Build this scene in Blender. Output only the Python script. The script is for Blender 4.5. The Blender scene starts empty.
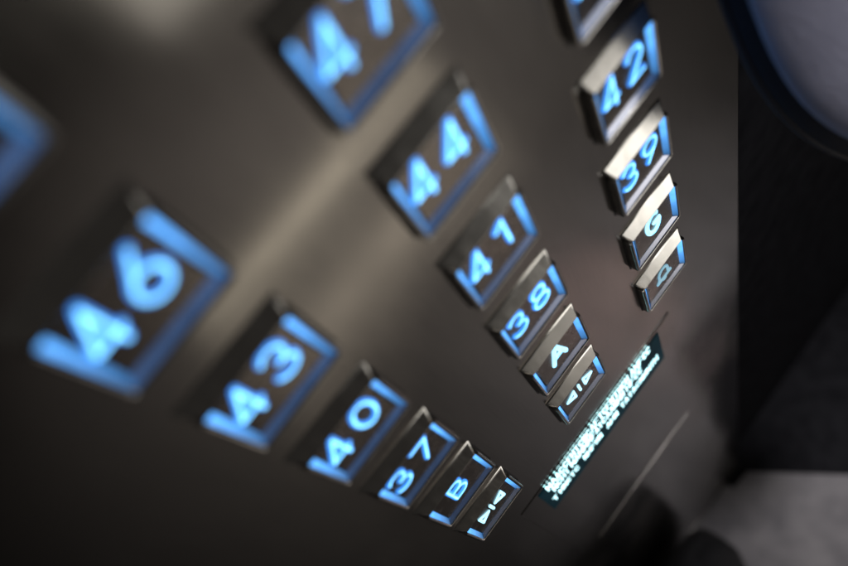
import bpy, bmesh, math, random
from mathutils import Vector, Matrix
random.seed(4)
S = 0.06                      # metres per column pitch of the button panel
scene = bpy.context.scene
COL = scene.collection

def P(x, y, z=0.0):           # panel axes (right, up, out of the panel) -> world metres
    return Vector((x * S, -z * S, y * S))

# ------------------------------------------------------------------ materials
def new_mat(name):
    m = bpy.data.materials.new(name); m.use_nodes = True
    nt = m.node_tree; nt.nodes.clear()
    out = nt.nodes.new('ShaderNodeOutputMaterial')
    b = nt.nodes.new('ShaderNodeBsdfPrincipled')
    nt.links.new(b.outputs['BSDF'], out.inputs['Surface'])
    return m, nt, b

def grain(nt, scale_xyz, noise_scale, detail=4):
    tc = nt.nodes.new('ShaderNodeTexCoord')
    mp = nt.nodes.new('ShaderNodeMapping'); mp.inputs['Scale'].default_value = scale_xyz
    nz = nt.nodes.new('ShaderNodeTexNoise'); nz.inputs['Scale'].default_value = noise_scale
    nz.inputs['Detail'].default_value = detail
    nt.links.new(tc.outputs['Object'], mp.inputs['Vector'])
    nt.links.new(mp.outputs['Vector'], nz.inputs['Vector'])
    return nz

def ramp(nt, src, a, b, lo=0.3, hi=0.7):
    r = nt.nodes.new('ShaderNodeMapRange')
    r.inputs['From Min'].default_value = lo; r.inputs['From Max'].default_value = hi
    r.inputs['To Min'].default_value = a; r.inputs['To Max'].default_value = b
    nt.links.new(src, r.inputs['Value'])
    return r.outputs['Result']

def mixcol(nt, fac, c1, c2):
    m = nt.nodes.new('ShaderNodeMix'); m.data_type = 'RGBA'
    m.inputs['A'].default_value = (*c1, 1); m.inputs['B'].default_value = (*c2, 1)
    nt.links.new(fac, m.inputs['Factor'])
    return m.outputs['Result']

def metal(name, c1, c2, rough, spread=0.06, scale=(1, 1, 1), ns=300, bump=0.0, metallic=1.0, aniso=0.0):
    m, nt, b = new_mat(name)
    nz = grain(nt, scale, ns)
    nt.links.new(mixcol(nt, ramp(nt, nz.outputs['Fac'], 0, 1), c1, c2), b.inputs['Base Color'])
    nt.links.new(ramp(nt, nz.outputs['Fac'], rough - spread, rough + spread), b.inputs['Roughness'])
    b.inputs['Metallic'].default_value = metallic
    if bump:
        bp = nt.nodes.new('ShaderNodeBump'); bp.inputs['Strength'].default_value = bump
        bp.inputs['Distance'].default_value = 0.0002
        nt.links.new(nz.outputs['Fac'], bp.inputs['Height'])
        nt.links.new(bp.outputs['Normal'], b.inputs['Normal'])
    return m

def lit(name, base, emis, strength, rough=0.2, vary=0.12, metallic=0.0, fade=None):
    """glowing plastic; strength is scaled by the object's own colour value (lamps vary at random;
    lower bars are dimmed by row for the view) and, with fade, falls off along the light pipe away from its LED at the upper end"""
    m, nt, b = new_mat(name)
    b.inputs['Base Color'].default_value = (*base, 1)
    b.inputs['Roughness'].default_value = rough
    b.inputs['Metallic'].default_value = metallic
    b.inputs['Emission Color'].default_value = (*emis, 1)
    nz = grain(nt, (1, 1, 1), 180, 2)
    oi = nt.nodes.new('ShaderNodeObjectInfo'); sep = nt.nodes.new('ShaderNodeSeparateColor')
    nt.links.new(oi.outputs['Color'], sep.inputs['Color'])
    mu = nt.nodes.new('ShaderNodeMath'); mu.operation = 'MULTIPLY'
    nt.links.new(ramp(nt, nz.outputs['Fac'], strength * (1 - vary), strength * (1 + vary)), mu.inputs[0])
    nt.links.new(sep.outputs['Red'], mu.inputs[1])
    res = mu.outputs[0]
    if fade:
        tc = nt.nodes.new('ShaderNodeTexCoord'); sx = nt.nodes.new('ShaderNodeSeparateXYZ')
        nt.links.new(tc.outputs['Object'], sx.inputs['Vector'])
        f = ramp(nt, sx.outputs['Z'], fade[0], fade[1], 0.0, 0.38 * S)
        m2 = nt.nodes.new('ShaderNodeMath'); m2.operation = 'MULTIPLY'
        nt.links.new(res, m2.inputs[0]); nt.links.new(f, m2.inputs[1]); res = m2.outputs[0]
    nt.links.new(res, b.inputs['Emission Strength'])
    return m

M = {}
def smudged(m, lo, hi, scale=14):
    """add wiped finger marks: slow blotches in the roughness"""
    nt = m.node_tree; b = nt.nodes['Principled BSDF']
    old = b.inputs['Roughness'].links[0].from_socket
    nz = grain(nt, (1, 1, .6), scale, 5)
    ad = nt.nodes.new('ShaderNodeMath'); ad.operation = 'ADD'
    nt.links.new(old, ad.inputs[0]); nt.links.new(ramp(nt, nz.outputs['Fac'], lo, hi, .42, .68), ad.inputs[1])
    nt.links.new(ad.outputs[0], b.inputs['Roughness'])
    return m
M['panel'] = metal('brushed_bronze_steel', (0.345, 0.328, 0.298), (0.39, 0.372, 0.338), 0.15, 0.02, (60, 1, 1.2), 40, 0.006)
smudged(M['panel'], -.02, .10)
M['plate'] = metal('smooth_bronze_plate', (0.34, 0.31, 0.30), (0.38, 0.35, 0.33), 0.24, 0.04, (60, 1, 1.2), 40)
M['face'] = metal('button_face_metal', (0.30, 0.27, 0.24), (0.36, 0.32, 0.28), 0.26, 0.05, (1, 1, 1), 260)
M['steel'] = metal('satin_steel', (0.58, 0.56, 0.52), (0.66, 0.64, 0.60), 0.20, 0.02, (4, 1, 1), 120)
M['trim'] = metal('trim_steel', (0.55, 0.53, 0.50), (0.65, 0.62, 0.58), 0.22, 0.05, (1, 1, 1), 200)
smudged(M['steel'], -.03, .10, 60)
M['frame'] = metal('frame_steel', (0.62, 0.60, 0.57), (0.70, 0.68, 0.64), 0.18, 0.04, (1, 1, 1), 250)
M['dark'] = metal('dark_housing', (0.012, 0.012, 0.014), (0.02, 0.02, 0.022), 0.35, 0.06, (1, 1, 1), 300, metallic=0.0)
M['digit'] = lit('blue_numeral_light', (0.3, 0.5, 0.8), (0.06, 0.40, 1.35), 1.0, 0.3, 0.18)
M['core'] = lit('blue_white_numeral_core', (0.5, 0.7, 0.9), (0.62, 1.9, 3.2), 1.0, 0.3, 0.25)
M['bar'] = lit('blue_light_bar', (0.10, 0.2, 0.4), (0.12, 0.44, 1.05), 1.2, 0.15, 0.15, 0.0, (0.10, 1.5))
M['lower'] = lit('dim_blue_light_bar', (0.42, 0.42, 0.46), (0.05, 0.115, 0.28), 0.75, 0.2, 0.2, 0.85)
M['icon'] = lit('white_blue_symbol_light', (0.6, 0.8, 0.9), (0.75, 1.5, 1.9), 0.9, 0.3, 0.1)
M['caption'] = lit('teal_white_lettering', (0.6, 0.8, 0.8), (1.1, 1.9, 2.05), 1.0, 0.3, 0.2)
M['window'] = lit('bloom_tinted_window', (0.01, 0.012, 0.014), (0.005, 0.03, 0.042), 0.5, 0.55, 0.4)  # teal emission paints the bloom around the lettering

M['window'].node_tree.nodes['Principled BSDF'].inputs['Specular IOR Level'].default_value = 0.08
# floor carpet
m, nt, b = new_mat('grey_carpet')
nz = grain(nt, (1, 1, 1), 420, 6); nz2 = grain(nt, (1, 1, 1), 30, 3)
nt.links.new(mixcol(nt, ramp(nt, nz2.outputs['Fac'], 0, 1), (0.165, 0.158, 0.17), (0.30, 0.285, 0.295)), b.inputs['Base Color'])
b.inputs['Roughness'].default_value = 0.95
bp = nt.nodes.new('ShaderNodeBump'); bp.inputs['Strength'].default_value = 0.6; bp.inputs['Distance'].default_value = 0.003
nt.links.new(nz.outputs['Fac'], bp.inputs['Height']); nt.links.new(bp.outputs['Normal'], b.inputs['Normal'])
M['carpet'] = m
M['wall'] = metal('dark_laminate', (0.012, 0.012, 0.014), (0.020, 0.020, 0.023), 0.8, 0.08, (1, 1, 1), 60, metallic=0.0)
M['wall'].node_tree.nodes['Principled BSDF'].inputs['Specular IOR Level'].default_value = 0.0
# cloth
m, nt, b = new_mat('grey_lavender_cloth')
nz = grain(nt, (1, 1, 1), 700, 4); nz2 = grain(nt, (1, 1, 1), 40, 3)
nt.links.new(mixcol(nt, ramp(nt, nz2.outputs['Fac'], 0, 1), (0.42, 0.42, 0.55), (0.50, 0.50, 0.64)), b.inputs['Base Color'])
b.inputs['Roughness'].default_value = 0.85
bp = nt.nodes.new('ShaderNodeBump'); bp.inputs['Strength'].default_value = 0.4; bp.inputs['Distance'].default_value = 0.0008
nt.links.new(nz.outputs['Fac'], bp.inputs['Height']); nt.links.new(bp.outputs['Normal'], b.inputs['Normal'])
M['cloth'] = m
M['navy'] = metal('shaded_navy_cloth', (0.018, 0.018, 0.028), (0.026, 0.026, 0.038), 0.8, 0.08, (1, 1, 1), 400, metallic=0.0)
M['piping'] = metal('piping_cloth', (0.03, 0.03, 0.045), (0.04, 0.04, 0.055), 0.6, 0.08, (1, 1, 1), 400, metallic=0.0)
M['leather'] = metal('black_leather', (0.008, 0.008, 0.010), (0.013, 0.013, 0.016), 0.85, 0.05, (1, 1, 1), 120, 0.2, metallic=0.0)
M['rubber'] = metal('black_rubber', (0.010, 0.010, 0.010), (0.015, 0.015, 0.015), 0.8, 0.08, (1, 1, 1), 120, metallic=0.0)

# ------------------------------------------------------------------ helpers
def link(name, bm, mat, parent=None, loc=None, smooth=True):
    me = bpy.data.meshes.new(name)
    bmesh.ops.recalc_face_normals(bm, faces=bm.faces[:])
    bm.to_mesh(me); bm.free()
    me.materials.append(mat)
    if smooth:
        for p in me.polygons: p.use_smooth = True
    o = bpy.data.objects.new(name, me); COL.objects.link(o)
    if parent: o.parent = parent
    if loc is not None: o.location = loc
    return o

def sharp_smooth(o, deg=38):
    o.data.set_sharp_from_angle(angle=math.radians(deg))
    big = max(p.area for p in o.data.polygons)
    for p in o.data.polygons:
        if p.area > .25 * big: p.use_smooth = False
    return o

def box(bm, x0, x1, y0, y1, z0, z1, bev=0.0, seg=2):
    vs = [bm.verts.new(P(x, y, z)) for z in (z0, z1) for y in (y0, y1) for x in (x0, x1)]
    fs = [bm.faces.new([vs[i] for i in q]) for q in
          ((0, 1, 3, 2), (4, 5, 7, 6), (0, 1, 5, 4), (2, 3, 7, 6), (0, 2, 6, 4), (1, 3, 7, 5))]
    if bev:
        es = {e for f in fs for e in f.edges}
        bmesh.ops.bevel(bm, geom=list(es), offset=bev * S, segments=seg, profile=0.5, affect='EDGES')

def prism(bm, outline, z0, z1, bev=0.0, seg=2):
    """outline in panel (x, y), extruded from z0 to z1; only the front rim is bevelled"""
    a = [bm.verts.new(P(x, y, z0)) for x, y in outline]
    t = [bm.verts.new(P(x, y, z1)) for x, y in outline]
    n = len(a); top = bm.faces.new(t); bm.faces.new(a[::-1])
    for i in range(n): bm.faces.new((a[i], a[(i + 1) % n], t[(i + 1) % n], t[i]))
    if bev:
        bmesh.ops.bevel(bm, geom=list(top.edges), offset=bev * S, segments=seg, profile=0.5, affect='EDGES')

def rrect(x0, x1, y0, y1, r, n=5):
    pts = []
    for cx, cy, a0 in ((x1 - r, y0 + r, -90), (x1 - r, y1 - r, 0), (x0 + r, y1 - r, 90), (x0 + r, y0 + r, 180)):
        for k in range(n + 1):
            a = math.radians(a0 + 90 * k / n); pts.append((cx + r * math.cos(a), cy + r * math.sin(a)))
    return pts

def stroke(bm, pts, r, rz, z, closed=False, k=10):
    """a rounded, slightly flattened bar swept along a polyline in the panel plane"""
    n = len(pts); V = [Vector(p) for p in pts]
    rings = []
    def tang(i):
        if closed: a, b = V[(i - 1) % n], V[(i + 1) % n]
        else: a, b = V[max(i - 1, 0)], V[min(i + 1, n - 1)]
        return (b - a).normalized()
    def ring(c, t, s):
        nx = Vector((-t.y, t.x))
        return [bm.verts.new(P(c.x + nx.x * r * s * math.cos(a), c.y + nx.y * r * s * math.cos(a), z + rz * s * math.sin(a)))
                for a in (2 * math.pi * j / k for j in range(k))]
    if not closed:
        t = tang(0)
        for a in (75, 50, 25): rings.append(ring(V[0] - t * r * math.sin(math.radians(a)), t, math.cos(math.radians(a))))
    for i in range(n): rings.append(ring(V[i], tang(i), 1))
    if not closed:
        t = tang(n - 1)
        for a in (25, 50, 75): rings.append(ring(V[-1] + t * r * math.sin(math.radians(a)), t, math.cos(math.radians(a))))
    pairs = list(zip(rings, rings[1:])) + ([(rings[-1], rings[0])] if closed else [])
    for A, B in pairs:
        for j in range(k): bm.faces.new((A[j], A[(j + 1) % k], B[(j + 1) % k], B[j]))
    if not closed:
        bm.faces.new(rings[0]); bm.faces.new(rings[-1])

def arc(cx, cy, rx, ry, a0, a1, n=14):
    return [(cx + rx * math.cos(math.radians(a0 + (a1 - a0) * i / n)), cy + ry * math.sin(math.radians(a0 + (a1 - a0) * i / n))) for i in range(n + 1)]

# glyph skeletons in a 1 (wide) x 1.75 (high) cell: list of (points, closed)
H = 1.75
G = {
 '0': [(arc(.5, H/2, .5, H/2, 0, 345, 22), True)],
 '1': [([(.15, 1.38), (.6, H)], False), ([(.6, H), (.6, 0)], False)],
 '2': [(arc(.5, 1.27, .47, .48, 165, -30, 14) + [(.03, 0)], False), ([(.03, 0), (1, 0)], False)],
 '3': [(arc(.47, 1.31, .44, .44, 155, -90, 14), False), (arc(.47, .44, .5, .44, 90, -155, 14), False)],
 '4': [([(.72, 0), (.72, H)], False), ([(.72, H), (0, .42)], False), ([(0, .40), (.9, .40)], False)],
 '5': [([(.95, H), (.15, H)], False), ([(.15, H), (.08, .98)] + arc(.48, .54, .5, .54, 120, -150, 14), False)],
 '6': [([(.78, H), (.22, .98)], False), (arc(.5, .53, .5, .53, 0, 345, 20), True)],
 '7': [([(.02, H), (1, H)], False), ([(1, H), (.35, 0)], False)],
 '8': [(arc(.5, 1.32, .42, .43, 0, 345, 18), True), (arc(.5, .45, .5, .45, 0, 345, 18), True)],
 '9': [([(.22, 0), (.78, .77)], False), (arc(.5, 1.22, .5, .53, 0, 345, 20), True)],
 'A': [([(0, 0), (.5, H)], False), ([(.5, H), (1, 0)], False), ([(.2, .55), (.8, .55)], False)],
 'B': [([(.08, 0), (.08, H)], False), ([(.08, H), (.5, H)] + arc(.5, 1.33, .38, .42, 80, -80, 9) + [(.08, .91)], False),
       ([(.5, .91)] + arc(.5, .455, .47, .455, 80, -80, 9) + [(.08, 0)], False)],
 'G': [(arc(.52, H/2, .52, H/2, 50, 345, 18), False), ([(1.0, .78), (.6, .78)], False)],
}
def glyph(ch, x, y, w, r, name, mat, parent, z=0.0, rz=0.012, core=True):
    bm = bmesh.new()
    for pts, closed in G[ch]:
        stroke(bm, [(x + px * w, y + py * w) for px, py in pts], r, rz, z, closed)
    n = len(bm.faces)
    if core:                                     # the brighter light guide showing along the middle of each stroke
        for pts, closed in G[ch]:
            stroke(bm, [(x + px * w, y + py * w) for px, py in pts], r * .45, rz * .5, z + rz * .62, closed)
    bm.faces.ensure_lookup_table()
    for f in bm.faces[n:]: f.material_index = 1
    o = link(name, bm, mat, parent)
    o.data.materials.append(M['core'])
    v = random.uniform(.85, 1.12); o.color = (v, v, v, 1)
    return o

# ------------------------------------------------------------------ the control panel
BASE = -0.060                                  # panel surface, in the same axes as the button rims (z = 0)
panel = bpy.data.objects.new('control_panel', None); COL.objects.link(panel)
panel.location = P(0, 0, 0)
panel['label'] = 'dark bronze metal lift control panel with raised square buttons lit in blue'
panel['category'] = 'control panel'

PITCH = 0.7468
bm = bmesh.new(); box(bm, -0.95, 3.0, -14.55, 3.2, BASE - 0.22, BASE, 0.02, 3)
sharp_smooth(link('panel_plate', bm, M['panel'], panel))

def button(col, row, text, desc):
    ox, oy = col, -row * PITCH
    # housing: dark block under the face, carrying a rounded steel frame on three sides
    bm = bmesh.new()
    prism(bm, rrect(-.234, .234, -.004, .40, .03), BASE - .004, -.035, .004)
    root = link('push_button', bm, M['dark'], panel, P(ox, oy, 0)); sharp_smooth(root)
    root['label'] = desc
    bm = bmesh.new(); prism(bm, rrect(-.253, .253, -.028, .42, .04), BASE - .01, BASE + .002)
    sharp_smooth(link('gap_shade', bm, M['dark'], root))  # dark ring added for the shade in the gap around the button
    YT, OX, OY, RC = .394, .242, -.014, .034
    def upath(d):                                  # U-shaped path, d = inset from the outer edge
        r = max(RC - d, .0015)
        cx, cy = OX - d - r, OY + d + r
        return ([(-OX + d, YT)] + arc(-cx, cy, r, r, 180, 270, 5) + arc(cx, cy, r, r, 270, 360, 5) + [(OX - d, YT)])
    prof = [(0, BASE - .003), (0, -.016), (.003, -.007), (.008, -.001), (.014, .0), (.021, -.003), (.0255, -.008), (.0265, -.045)]
    bm = bmesh.new(); rows = [[bm.verts.new(P(x, y, z)) for x, y in upath(d)] for d, z in prof]
    for A, B in zip(rows, rows[1:]):
        for i in range(len(A) - 1): bm.faces.new((A[i], A[i + 1], B[i + 1], B[i]))
    bm.faces.new([r_[0] for r_ in rows]); bm.faces.new([r_[-1] for r_ in rows])
    sharp_smooth(link('frame', bm, M['frame'], root), 50)
    # sloping steel top, flared a little at its foot
    bm = bmesh.new()
    outline = [(-.218, .392), (.218, .392), (.250, .488), (-.256, .500)]
    t = [bm.verts.new(P(x, y, z)) for (x, y), z in zip(outline, (-.005, -.005, BASE + .004, BASE + .004))]
    lo = [bm.verts.new(P(x, y, BASE - .003)) for x, y in [(-.226, .388), (.226, .388), (.256, .494), (-.262, .506)]]
    tf = bm.faces.new(t); bm.faces.new(lo)
    for i in range(4): bm.faces.new((lo[i], lo[(i + 1) % 4], t[(i + 1) % 4], t[i]))
    bmesh.ops.bevel(bm, geom=list(tf.edges), offset=.010 * S, segments=3, profile=0.5, affect='EDGES')
    sharp_smooth(link('sloped_top', bm, M['steel'], root), 50)
    # face plate
    bm = bmesh.new(); prism(bm, rrect(-.182, .182, .04, .391, .006), -.055, -.027, .003)
    sharp_smooth(link('face_plate', bm, M['face'], root))
    # lit inner slopes: one on either side and a dim one below, mitred at the corners
    pr = [(.0262, -.045), (.0262, -.010), (.029, -.008), (.051, -.031), (.053, -.045)]
    pl = [(.0262, -.045), (.0262, -.012), (.030, -.0105), (.064, -.0258), (.066, -.045)]
    for s in (-1, 1):
        bm = bmesh.new()
        lo = [bm.verts.new(P(s * (OX - d), OY + d + .002, z)) for d, z in pr]
        hi = [bm.verts.new(P(s * (OX - d), YT - .008, z)) for d, z in pr]
        for i in range(5): bm.faces.new((lo[i], lo[(i + 1) % 5], hi[(i + 1) % 5], hi[i]))
        bm.faces.new(lo); bm.faces.new(hi)
        sharp_smooth(link('light_bar', bm, M['bar'], root), 30).color = (random.uniform(.85, 1.12),) * 3 + (1,)
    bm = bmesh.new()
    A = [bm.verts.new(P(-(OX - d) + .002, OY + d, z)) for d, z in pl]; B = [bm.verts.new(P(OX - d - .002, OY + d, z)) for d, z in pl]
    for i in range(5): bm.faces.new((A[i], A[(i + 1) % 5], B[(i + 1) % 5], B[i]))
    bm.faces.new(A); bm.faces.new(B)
    sharp_smooth(link('lower_light_bar', bm, M['lower'], root), 30).color = ({-1: 1.0, 0: .85, 1: .7, 2: .6, 3: .5, 4: .32, 5: .2}[row] * random.uniform(.9, 1.1),) * 3 + (1,)  # row factors put the bars' view-dependent dimming into their emission
    # characters
    zt = -.026
    if len(text) == 2 and text.isdigit():
        glyph(text[0], -.168, .165, .112, .0165, 'numeral', M['digit'], root, zt)
        glyph(text[1], .020, .165, .112, .0165, 'numeral', M['digit'], root, zt)
    elif text in 'ABG':
        glyph(text, -.065, .165, .118, .018, 'letter', M['icon'] if text != 'B' else M['digit'], root, zt, .012)
    elif text in ('close', 'open'):
        for s in (-1, 1):
            tip, back = (.035, .115) if text == 'close' else (.135, .055)
            a, b, c = (s * tip, .235), (s * back, .29), (s * back, .18)
            bm = bmesh.new()
            for p, q in ((a, b), (b, c), (c, a)): stroke(bm, [p, q], .011, .009, zt)
            link('arrow_symbol', bm, M['icon'], root)
        bm = bmesh.new(); stroke(bm, [(0, .185), (0, .285)], .012, .009, zt)
        link('bar_symbol', bm, M['icon'], root)
    else:
        bm = bmesh.new()
        stroke(bm, [(-.075, .17)] + [(-.05, .2)] + arc(0, .25, .05, .06, 180, 0, 10) + [(.05, .2), (.075, .17)], .012, .009, zt)
        stroke(bm, [(-.075, .17), (.075, .17)], .012, .009, zt)
        stroke(bm, arc(0, .16, .02, .022, 200, 340, 6), .009, .008, zt)
        link('bell_symbol', bm, M['icon'], root).color = (.3, .3, .3, 1)
    return root

KEYS = [(0, -1, '49'), (0, 0, '46'), (1, 0, '47'), (0, 1, '43'), (1, 1, '44'), (2, 1, '45'),
        (0, 2, '40'), (1, 2, '41'), (2, 2, '42'), (0, 3, '37'), (1, 3, '38'), (2, 3, '39'),
        (0, 4, 'B'), (1, 4, 'A'), (2, 4, 'G'), (0, 5, 'close'), (1, 5, 'open'), (2, 5, 'bell')]
for c, r, t in KEYS:
    d = {'close': 'blue lit button with two arrows pointing in to a bar',
         'open': 'blue lit button with two arrows pointing away from a bar',
         'bell': 'blue lit button with a small bell symbol'}.get(t, 'blue lit raised button reading ' + t)
    # the right column sits one row lower on the fitted grid
    button(c, r - (0 if c < 2 else 0), t, d)

# service plate under the buttons with the lit caption and its bloom-tinted window
bm = bmesh.new(); box(bm, .05, 2.0, -7.38, -4.33, BASE - .02, BASE + .006, .003, 2)
plate = link('service_plate', bm, M['panel'], panel); sharp_smooth(plate)
bm = bmesh.new(); stroke(bm, [(.3 + .14 * i, -7.40) for i in range(13)], .009, .009, BASE + .004)
link('plate_edge', bm, M['trim'], plate)
bm = bmesh.new(); box(bm, 1.60, 2.0, -4.312, -4.302, BASE - .02, BASE + .009, .003, 2)
sharp_smooth(link('plate_edge', bm, M['trim'], plate))
bm = bmesh.new(); box(bm, .24, 1.84, -5.02, -4.40, BASE - .01, BASE + .016, .004, 1)
sharp_smooth(link('caption_window', bm, M['window'], plate))
bm = bmesh.new()
ZC = BASE + .0165
def caption_row(y, h, spans, r=.0145):
    for x0, x1 in spans:
        x = x0
        while x < x1 - .03:
            if random.random() < .10: x += .022; continue
            w = random.uniform(.026, .040)
            k = random.randrange(6)
            if k == 0: S_ = [[(0, 0), (0, h)], [(0, h), (w, h)], [(0, h*.5), (w*.8, h*.5)]]
            elif k == 1: S_ = [arc(w/2, h/2, w/2, h/2, 30, 330, 9)]
            elif k == 2: S_ = [[(0, 0), (0, h)], [(w, 0), (w, h)], [(0, h/2), (w, h/2)]]
            elif k == 3: S_ = [[(0, h), (w, h)], [(w/2, h), (w/2, 0)]]
            elif k == 4: S_ = [[(0, 0), (w/2, h)], [(w/2, h), (w, 0)]]
            else: S_ = [[(0, 0), (0, h)], [(0, h), (w, 0)], [(w, 0), (w, h)]]
            for q in S_: stroke(bm, [(x + a, y + b_) for a, b_ in q], r * .72, .0022, ZC, k=6)
            x += w + .020
caption_row(-4.515, .135, [(.33, 1.70)])
caption_row(-4.67, .125, [(.36, 1.56)])
caption_row(-4.865, .11, [(.30, .66), (.72, .98), (1.04, 1.76)])
link('caption_lettering', bm, M['caption'], plate)
# base trim at the foot of the panel
bm = bmesh.new(); box(bm, -.95, 2.99, -14.66, -14.56, BASE - .22, BASE + .02, .025, 4)
sharp_smooth(link('base_trim', bm, M['trim'], panel))

# ------------------------------------------------------------------ setting
FLOOR = -14.8
bm = bmesh.new()
vs = [bm.verts.new(P(x, FLOOR, z)) for x, z in ((-14, -4), (22, -4), (22, 26), (-14, 26))]
bm.faces.new(vs)
fl = link('floor', bm, M['carpet'], smooth=False); fl['kind'] = 'structure'

bm = bmesh.new(); box(bm, -9, 16, FLOOR - .1, 4.5, BASE - .9, BASE - .215, .02, 2)
bw = link('cabin_wall', bm, M['wall']); sharp_smooth(bw)
bw['label'] = 'near black wall behind the bronze button panel and to its right'; bw['category'] = 'wall'
bm = bmesh.new()
prism(bm, [(2.6, -.274), (8.6, -.274), (8.6, 2.1), (4.36, 2.1), (3.12, .30), (3.0, .12), (2.6, .1)], 0, .05, .012)
for v in bm.verts:                                        # outline was given in plan: lay it flat on the floor
    x, ny, z = v.co; v.co = (x, -z, -ny)
dark_sheet = link('floor_dark_sheet', bm, M['wall']); sharp_smooth(dark_sheet); dark_sheet.location = P(0, FLOOR + .004, 0)  # added black sheet that keeps this part of the floor dark
dark_sheet['label'] = 'added black sheet lying on the grey floor right of the panel foot'; dark_sheet['category'] = 'mat'

# padded cloth bag at the upper right, hanging against the dark wall
Rw = Matrix(((0.60901580, -0.33436260, 0.71923669), (-0.78442587, -0.38809649, 0.48379456), (0.11737043, -0.85882639, -0.49863957)))
C0 = Vector((0.2666916, 1.8613113, 1.6083637)); FOC = 804.3758
def ray(px, py):              # viewing direction through a photograph pixel, in panel axes
    return Rw.transposed() @ Vector(((px - 424) / FOC, (py - 283) / FOC, 1))

def superell(bm, c, ax, ay, az, e, nu=64, nv=20, vcut=(-90, 90)):
    def sp(v, p): return math.copysign(abs(v) ** p, v)
    rows = []
    for j in range(nv + 1):
        ph = math.radians(vcut[0] + (vcut[1] - vcut[0]) * j / nv)
        rows.append([])
        for i in range(nu):
            t = 2 * math.pi * i / nu
            r = max(math.cos(ph), 1e-3) ** .8
            p = c + ax * (r * sp(math.cos(t), e)) + ay * (r * sp(math.sin(t), e)) + az * math.sin(ph)
            rows[-1].append(bm.verts.new(P(*p)))
    for j in range(nv):
        for i in range(nu): bm.faces.new((rows[j][i], rows[j][(i + 1) % nu], rows[j + 1][(i + 1) % nu], rows[j + 1][i]))
    bm.faces.new(rows[0]); bm.faces.new(rows[-1])

right, up, fwd = Vector(Rw[0]), -Vector(Rw[1]), Vector(Rw[2])
bc = C0 + ray(922, -15) * 3.75
nrm = Vector((-.42, .32, .85)).normalized()                  # the bag's face, turned out from the wall and a little up
def onface(px, py):
    d = ray(px, py); return C0 + d * ((bc - C0).dot(nrm) / d.dot(nrm)) - bc
right, up, fwd = onface(923, -15) * 214.4, onface(922, -16) * 214.4, -nrm
ax, ay, az = right * .87, up * .98, -fwd * .20
rot = math.radians(10)
axr = ax * math.cos(rot) + up * .87 * math.sin(rot); ayr = ay * math.cos(rot) - right * .98 * math.sin(rot)
bag = bpy.data.objects.new('cloth_bag', None); COL.objects.link(bag); bag.location = P(*bc)
bag['label'] = 'small padded grey lavender cloth bag with its shaded underside coloured dark, hanging upper right'
bag['category'] = 'bag'
O = Vector((0, 0, 0))
bm = bmesh.new(); superell(bm, O, axr, ayr, az, .8)
link('bag_body', bm, M['navy'], bag)  # the bag's shaded underside, put into a dark body colour
bm = bmesh.new(); superell(bm, O + (right * -.13 + up * .13 - fwd * .28), axr * .89, ayr * .88, az * .8, .8)
link('lit_upper_shell', bm, M['cloth'], bag)  # pale shell stands for the bag's lit upper side
def loop_tube(bm, pts, r, k=8):
    n = len(pts); rings = []
    for i in range(n):
        t = (pts[(i + 1) % n] - pts[i - 1]).normalized(); a = t.cross(fwd).normalized(); b_ = t.cross(a)
        rings.append([bm.verts.new(P(*(pts[i] + (a * math.cos(q) + b_ * math.sin(q)) * r))) for q in (2 * math.pi * j / k for j in range(k))])
    for i in range(n):
        for j in range(k): bm.faces.new((rings[i][j], rings[i][(j + 1) % k], rings[(i + 1) % n][(j + 1) % k], rings[(i + 1) % n][j]))
bm = bmesh.new()
def sp(v, p): return math.copysign(abs(v) ** p, v)
loop_tube(bm, [axr * 1.0 * sp(math.cos(t), .8) + ayr * 1.0 * sp(math.sin(t), .8) for t in (2 * math.pi * i / 96 for i in range(96))], .026)
link('piping', bm, M['piping'], bag)
bm = bmesh.new()
top = up * .9
pts = [top - right * .25 + Vector((0, 2.6 * s_, 0)) * (s_ ** .8) for s_ in (i / 20 for i in range(21))]
for i in range(20):
    d = (pts[i + 1] - pts[i]).normalized()
for side in (0,):
    rings = []
    for i, p in enumerate(pts):
        rings.append([bm.verts.new(P(*(p + right * (.07 * a) - fwd * (.02 * b_)))) for a, b_ in ((-1, -1), (1, -1), (1, 1), (-1, 1))])
    for i in range(20):
        for j in range(4): bm.faces.new((rings[i][j], rings[i][(j + 1) % 4], rings[i + 1][(j + 1) % 4], rings[i + 1][j]))
    bm.faces.new(rings[0]); bm.faces.new(rings[-1])
link('strap', bm, M['navy'], bag)

# soft black bag standing on the floor against the foot of the panel
sat = bpy.data.objects.new('shoulder_bag', None); COL.objects.link(sat); sat.location = P(.18, FLOOR, .62)
sat['label'] = 'soft black bag standing on the grey floor against the foot of the panel'
sat['category'] = 'bag'
bm = bmesh.new(); n = 48; rings = []
for (y, w_, dz, e) in [(0.02, 1.16, .42, .35), (.12, 1.28, .50, .35), (.6, 1.34, .54, .4), (1.5, 1.34, .54, .42), (2.4, 1.28, .50, .45), (2.9, 1.16, .42, .5), (3.15, .98, .3, .55), (3.2, .8, .2, .6)]:
    rings.append([bm.verts.new(P(w_ * sp(math.cos(t), e) + .03 * math.sin(3 * y), y + .12 * math.sin(2.2 * t + y), dz * sp(math.sin(t), e))) if y > .2 else
                  bm.verts.new(P(w_ * sp(math.cos(t), e), y, dz * sp(math.sin(t), e))) for t in (2 * math.pi * i / n for i in range(n))])
for A, B in zip(rings, rings[1:]):
    for i in range(n): bm.faces.new((A[i], A[(i + 1) % n], B[(i + 1) % n], B[i]))
bm.faces.new(rings[0]); bm.faces.new(rings[-1])
link('bag_body', bm, M['leather'], sat)
bm = bmesh.new(); stroke(bm, [(-.85, 3.1)] + arc(-.35, 3.2, .5, .4, 170, 10, 16) + [(.15, 3.1)], .07, .09, 0)
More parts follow.
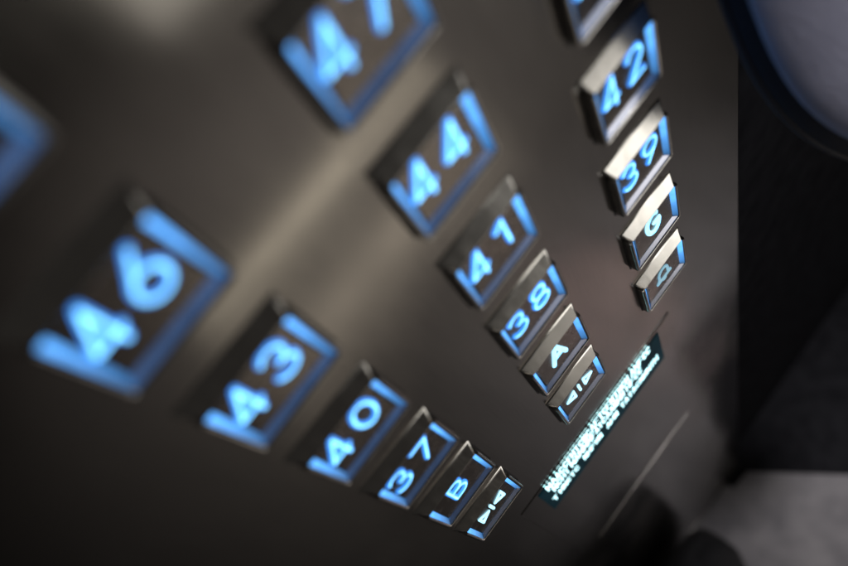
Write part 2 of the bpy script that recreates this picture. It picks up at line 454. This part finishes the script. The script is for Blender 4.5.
link('handle', bm, M['rubber'], sat)

# ------------------------------------------------------------------ lamps
def area(name, pos, target, sx, sy, power, color, spread=180):
    l = bpy.data.lights.new(name, 'AREA'); l.shape = 'RECTANGLE'
    l.size = sx * S; l.size_y = sy * S; l.energy = power; l.color = color; l.spread = math.radians(spread)
    o = bpy.data.objects.new(name, l); COL.objects.link(o)
    a = P(*pos); b_ = P(*target); o.location = a
    z = (a - b_).normalized(); x = Vector((1, 0, 0)); x = (x - z * x.dot(z)).normalized(); y = z.cross(x)
    mw = Matrix((x, y, z)).transposed().to_4x4(); mw.translation = a
    o.matrix_world = mw
    return o
area('highlight_lamp', (10.9, -8.2, 17), (2, -2.5, 0), 6, 9, 1.4, (1.0, .97, .92))  # unseen source set for the right column's bright slopes
area('highlight_lamp', (5.0, -9.2, 17), (1, -2.5, 0), 3, 4, 0.10, (1.0, .95, .88))  # added weaker lamp for the middle column's slopes
area('streak_fill', (1.6, -7.0, 5.7), (.5, -.05, 0), 5.0, .25, .021, (1.0, .90, .74))  # added unseen strip: lays the upper warm streak on the panel
area('streak_fill', (1.5, -8.2, 5.0), (.5, -.42, 0), 5.0, .3, .021, (1.0, .88, .74))  # second added strip, for the lower streak
area('floor_downlight', (4.6, 22, 3), (4.9, -14.8, 2.4), 2, 2, 0.28, (1.0, .97, .98), 18)
area('floor_downlight', (5, 14, 14), (4, -14.8, 14), 5, 5, 1.3, (1.0, .93, .85), 46)  # added to light the far floor that the panel mirrors
sp_ = bpy.data.lights.new('reflection_spot', 'SPOT'); sp_.energy = 110; sp_.color = (1.0, .62, .52)  # added unseen spot: reddish floor patch for the panel to mirror
sp_.spot_size = math.radians(5.5); sp_.spot_blend = .6; sp_.shadow_soft_size = .01
so = bpy.data.objects.new('reflection_spot', sp_); COL.objects.link(so); so.location = P(9, 22, 10)
so.rotation_euler = (P(4.3, FLOOR, 4.0) - P(9, 22, 10)).to_track_quat('-Z', 'Y').to_euler()
area('bag_fill', (6, 5, 5), (3.6, -2.2, .5), 1, 1, 0.028, (.96, .96, 1.0), 30)  # added fill aimed at the bag; no such source is known

w = bpy.data.worlds.new('World'); scene.world = w; w.use_nodes = True
bg = w.node_tree.nodes['Background']
bg.inputs['Color'].default_value = (1.0, .93, .88, 1); bg.inputs['Strength'].default_value = 0.024

# ------------------------------------------------------------------ camera
cam = bpy.data.cameras.new('camera'); co = bpy.data.objects.new('camera', cam); COL.objects.link(co)
def W(v): return Vector((v.x, -v.z, v.y))
mw = Matrix((W(Vector(Rw[0])), W(-Vector(Rw[1])), W(-Vector(Rw[2])))).transposed().to_4x4(); mw.translation = P(*C0)
co.matrix_world = mw
cam.sensor_width = 36; cam.lens = 36 * FOC / 848
cam.clip_start = .001; cam.clip_end = 100
cam.dof.use_dof = True; cam.dof.focus_distance = 5.3 * S
cam.dof.aperture_fstop = (cam.lens * .001) / (.105 * S)
scene.camera = co
scene.view_settings.view_transform = 'Standard'; scene.view_settings.look = 'None'
scene.view_settings.exposure = 0; scene.view_settings.gamma = 1
